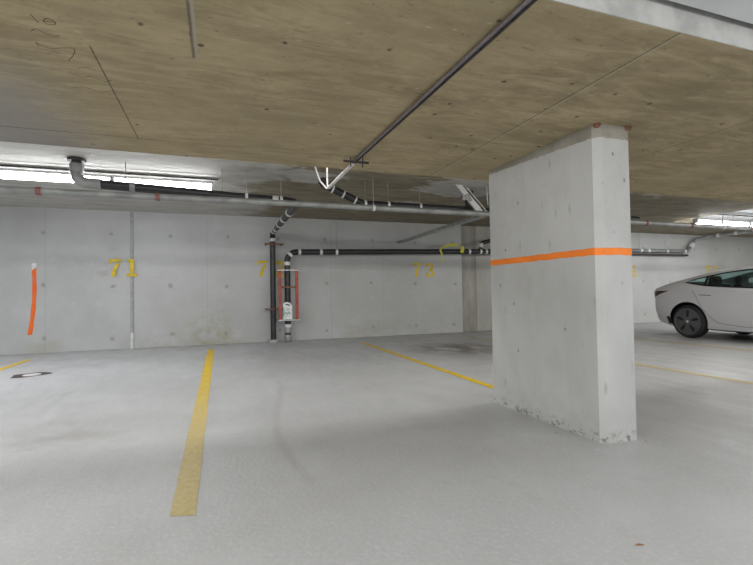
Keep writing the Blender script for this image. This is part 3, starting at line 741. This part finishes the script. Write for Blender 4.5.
for sx in (1,-1):
    patch('tail_light', [(.15,.952),(.56,.958),(.38,.895),(.16,.80)], M['lamp_red'], sx)
    patch('headlight', [(4.2,.715),(4.52,.62),(4.50,.56),(4.22,.66)], M['lens'], sx)
    flank_line('door_seam', [(1.05,.975),(1.12,.87),(1.25,.63),(1.42,.43),(1.60,.325),(2.2,.275),(2.28,.30)], .007, sx, M['seam'])
    flank_line('door_seam', [(2.27,.93),(2.28,.6),(2.28,.29)], .007, sx, M['seam'])
    flank_line('door_seam', [(2.28,.29),(2.9,.275),(3.30,.31),(3.36,.5),(3.34,.80)], .007, sx, M['seam'])
    patch('door_handle', [(1.20,.875),(1.43,.865),(1.43,.850),(1.20,.862)], M['seam'], sx, off=.005)
    patch('door_handle', [(2.42,.855),(2.65,.845),(2.65,.830),(2.42,.842)], M['seam'], sx, off=.005)
    ss = [.90,1.1,1.3,1.6,2.0,2.4,2.8,3.1,3.4,3.58]
    flank_line('window_trim', [(.87,interp(.87,7)+.012)]+[(q,interp(q,7)+.006) for q in ss], .028, sx, M['carblack'])
    flank_line('window_trim', [(q,interp(q,5)-.016) for q in ss[:-2]], .026, sx, M['carblack'])
    patch('mud_flap', [(.50,.42),(.575,.42),(.62,.22),(.53,.215)], M['carblack'], sx, off=.006)
    mir = MB().lathe([(0,0),(.06,.01),(.085,.06),(.08,.10),(0,.125)], (sx*.99,3.25,.99),(0,-1,0),20)
    bmesh.ops.scale(mir.bm, vec=(1.25,1,.8), space=Matrix.Translation((-sx*.99,0,-.99)), verts=mir.bm.verts)
    mir.tube([(sx*.80,3.2,.95),(sx*.97,3.2,.97)], .02, 10)
    mir.build('wing_mirror', M['carwhite'], car, smooth=50)
    for wy in WY:
        ax=(sx,0,0); o=(sx*.685,wy,WR)
        wh = MB().lathe([(.265,.015),(.29,.0),(.318,.012),(.333,.04),(.334,.11),(.334,.16),(.328,.20),(.312,.222),(.292,.232),(.275,.225),(.265,.19),(.265,.05),(.265,.015)], o, ax, 56).build('wheel', M['tyre'], car, smooth=40)
        cov = MB().lathe([(0,.238),(.05,.238),(.07,.233),(.17,.226),(.255,.216),(.272,.224),(.276,.20),(.24,.15),(0,.15)], o, ax, 56).build('wheel_cover', M['aero'], wh, smooth=30)
        for k_ in range(5):
            sp = MB()
            a = 2*PI*k_/5 + .35
            def pt(r, da): return (math.cos(a+da)*r, math.sin(a+da)*r)
            poly = [pt(.085,-.20), pt(.15,-.26), pt(.225,-.16), pt(.232,.0), pt(.18,.10), pt(.09,.16)]
            h = .2335
            vs = [sp.bm.verts.new((sx*.685+sx*(h-.0 if math.hypot(*q)<.12 else .2275), wy+q[0], WR+q[1])) for q in poly]
            sp.bm.faces.new(vs)
            sp.build('cover_slot', M['carblack'], wh)
        MB().lathe([(0,.245),(.022,.243),(.03,.236),(.03,.22)], o, ax, 20).build('centre_cap', M['silver'], wh, smooth=40)
patch('rear_plate_recess', [(.14,.72),(.17,.72),(.17,.62),(.14,.62)], M['seam'], 1)
# cabin
cab = MB().box((-.74,1.0,.30),(.74,3.6,.62)).build('cabin_floor', M['seat'], car)
for x, y, w, zb_ in ((-.38,2.40,.25,.50),(.38,2.40,.25,.50),(-.40,1.30,.26,.45),(.40,1.30,.26,.45)):
    s_ = MB()
    prof = [(-.06,0),(.10,0),(.16,.05),(.02,.62),(-.06,.66),(-.13,.60)]
    s_.extrude(prof, (x-w,y,zb_),(0,1,0),(0,0,1),(1,0,0),2*w)
    s_.extrude([(-.16,.58),(-.06,.58),(-.05,.74),(-.09,.80),(-.15,.79),(-.18,.70)], (x-.13,y,zb_),(0,1,0),(0,0,1),(1,0,0),.26)
    s_.build('seat_back', M['seat'], car, smooth=30, bevel=.02)
MB().extrude([(0,0),(.45,.0),(.55,.10),(.25,.16),(0,.14)], (-.72,3.0,.78),(0,1,0),(0,0,1),(1,0,0),1.44).build('dashboard', M['seat'], car, bevel=.02)
MB().box((-.70,.55,1.0),(.70,1.25,1.03)).build('parcel_shelf', M['seat'], car)

# ------------------------------------------------------------------ small things
def leaf(x, y, s, a, label):
    m = MB(); pts=[(-1,0),(-.5,.32),(.1,.38),(.6,.22),(1,0),(.5,-.3),(-.2,-.34),(-.7,-.2)]
    ca, sa = math.cos(a)*s, math.sin(a)*s
    c = m.bm.verts.new((x,y,.006)); v=[m.bm.verts.new((x+ca*p-sa*q*.7, y+sa*p+ca*q*.7, .004+.012*s/.03*abs(q))) for p,q in pts]
    for i in range(len(v)): m.bm.faces.new((c, v[i], v[(i+1)%len(v)]))
    o = m.build('fallen_leaf', M['leaf']); return tag(o, label, 'leaf', kind='thing')
leaf(1.535,1.322,.022,-.3,'small curled orange leaf alone on the floor nearest the viewer')
leaf(2.222,2.552,.018,.4,'small orange leaf scrap on the floor along the long pillar side')
leaf(2.62,2.19,.014,.9,'tiny orange leaf scrap at the front corner of the pillar')
leaf(2.80,1.95,.014,.2,'tiny orange leaf scrap on the floor a step in front of the pillar')

# pencil scrawl on the soffit of the near slab
def scrawl(strokes):
    m = MB()
    for s in strokes:
        P=[Vector(p) for p in s]; L=[];R=[]
        Q=[]
        for i in range(len(P)-1):
            for k_ in range(6):
                t=k_/6; p0=P[max(i-1,0)];p1=P[i];p2=P[i+1];p3=P[min(i+2,len(P)-1)]
                Q.append(.5*((2*p1)+(p2-p0)*t+(2*p0-5*p1+4*p2-p3)*t*t+(3*p1-p0-3*p2+p3)*t**3))
        Q.append(P[-1])
        for i,p in enumerate(Q):
            d=(Q[min(i+1,len(Q)-1)]-Q[max(i-1,0)]).normalized(); n=Vector((-d.y,d.x))*.0016
            for l,q in ((L,p-n),(R,p+n)): l.append(m.bm.verts.new((q.x,q.y,Z1-.0008)))
        for i in range(len(Q)-1): m.bm.faces.new((L[i],R[i],R[i+1],L[i+1]))
    return m
SW = [[(-.685,2.03),(-.68,2.06),(-.675,2.085)],
  [(-.655,2.065),(-.632,2.04),(-.612,2.06),(-.622,2.08),(-.645,2.085),(-.655,2.065)], [(-.655,2.068),(-.615,2.062)],
  [(-.725,2.16),(-.70,2.135),(-.675,2.16),(-.65,2.175),(-.625,2.16)],
  [(-.74,2.25),(-.70,2.285),(-.63,2.26),(-.60,2.26),(-.62,2.32),(-.655,2.38)], [(-.74,2.25),(-.735,2.28)],
  [(-.64,2.45),(-.60,2.43),(-.56,2.45)], [(-.69,2.50),(-.64,2.54),(-.60,2.52),(-.55,2.56),(-.51,2.53)],
  [(-.73,2.69),(-.66,2.66),(-.60,2.70),(-.53,2.66),(-.48,2.68)]]
pw = empty('pencil_writing', (-.63,2.35,Z1))
for st_ in SW: scrawl([st_]).build('pencil_stroke', M['pencil'], pw)
tag(pw, 'faint dark pencil scrawl with a ten on the underside of the near slab', 'writing')

# ------------------------------------------------------------------ lights
def area(loc, rot, size, sy, power, col=(1,1,1)):
    l = bpy.data.lights.new('lamp','AREA'); l.shape='RECTANGLE'; l.size=size; l.size_y=sy; l.energy=power; l.color=col
    o = bpy.data.objects.new('lamp', l); COL.objects.link(o); o.location=loc; o.rotation_euler=rot; return o
area((-.3,-1.2,2.12),(math.radians(38),0,0),4.0,.25,60,(1,.985,.96))  # added fill from behind the camera
area((-3.2,.9,2.06),(0,math.radians(-48),0),.25,2.6,95,(1,.985,.96))  # added fill out of frame, brightens the long pillar side
area((2.0,3.86,2.5),(math.radians(28),0,0),13.0,.12,90,(1,.985,.96))  # added strip hidden behind the beam, brightens bay floor and wall
area((12.6,3.86,2.5),(math.radians(35),0,0),7.0,.12,110,(1,.985,.96))  # added strip hidden behind the beam, brightens the far wall
area((4.4,-.9,2.12),(math.radians(20),0,math.radians(-5)),4.0,.25,62,(1,.985,.96))  # added fill from behind the camera, lifts the ceiling near the pillar
area((-4.5,6.7,2.45),(0,0,0),3.0,.2,80,(.93,.96,1))
area((5.9,2.6,2.06),(0,0,0),1.6,.3,22,(1,.99,.97))  # added fill over the lane, out of frame
area((12.0,2.4,2.06),(math.radians(20),0,0),6.0,.3,210,(1,.99,.97))  # added fill out of frame, brightens the car side of the lane
w = bpy.data.worlds.new('world'); SC.world = w; w.use_nodes = True
bg = w.node_tree.nodes['Background']; bg.inputs[0].default_value = (.92,.96,1,1); bg.inputs[1].default_value = 1.25

# ------------------------------------------------------------------ camera
F, YAW, PITCH, ROLL = 444.6, .338, .0241, -.0154
cy, sy_, cp, sp_ = math.cos(YAW), math.sin(YAW), math.cos(PITCH), math.sin(PITCH)
fwd = Vector((sy_*cp, cy*cp, sp_)); right = Vector((cy,-sy_,0)); up = right.cross(fwd)
cr, sr = math.cos(ROLL), math.sin(ROLL)
r2 = right*cr+up*sr; u2 = up*cr-right*sr
cd_ = bpy.data.cameras.new('camera'); cam = bpy.data.objects.new('camera', cd_); COL.objects.link(cam)
cd_.sensor_width = 36; cd_.lens = F/753*36; cd_.clip_start = .02
cam.matrix_world = Matrix(((r2.x,u2.x,-fwd.x,0),(r2.y,u2.y,-fwd.y,0),(r2.z,u2.z,-fwd.z,1.0),(0,0,0,1)))
SC.camera = cam
SC.view_settings.view_transform = 'Standard'
SC.view_settings.exposure = 0.0
SC.cycles.max_bounces = 10; SC.cycles.diffuse_bounces = 6
try: SC.cycles.use_denoising = True
except Exception: pass
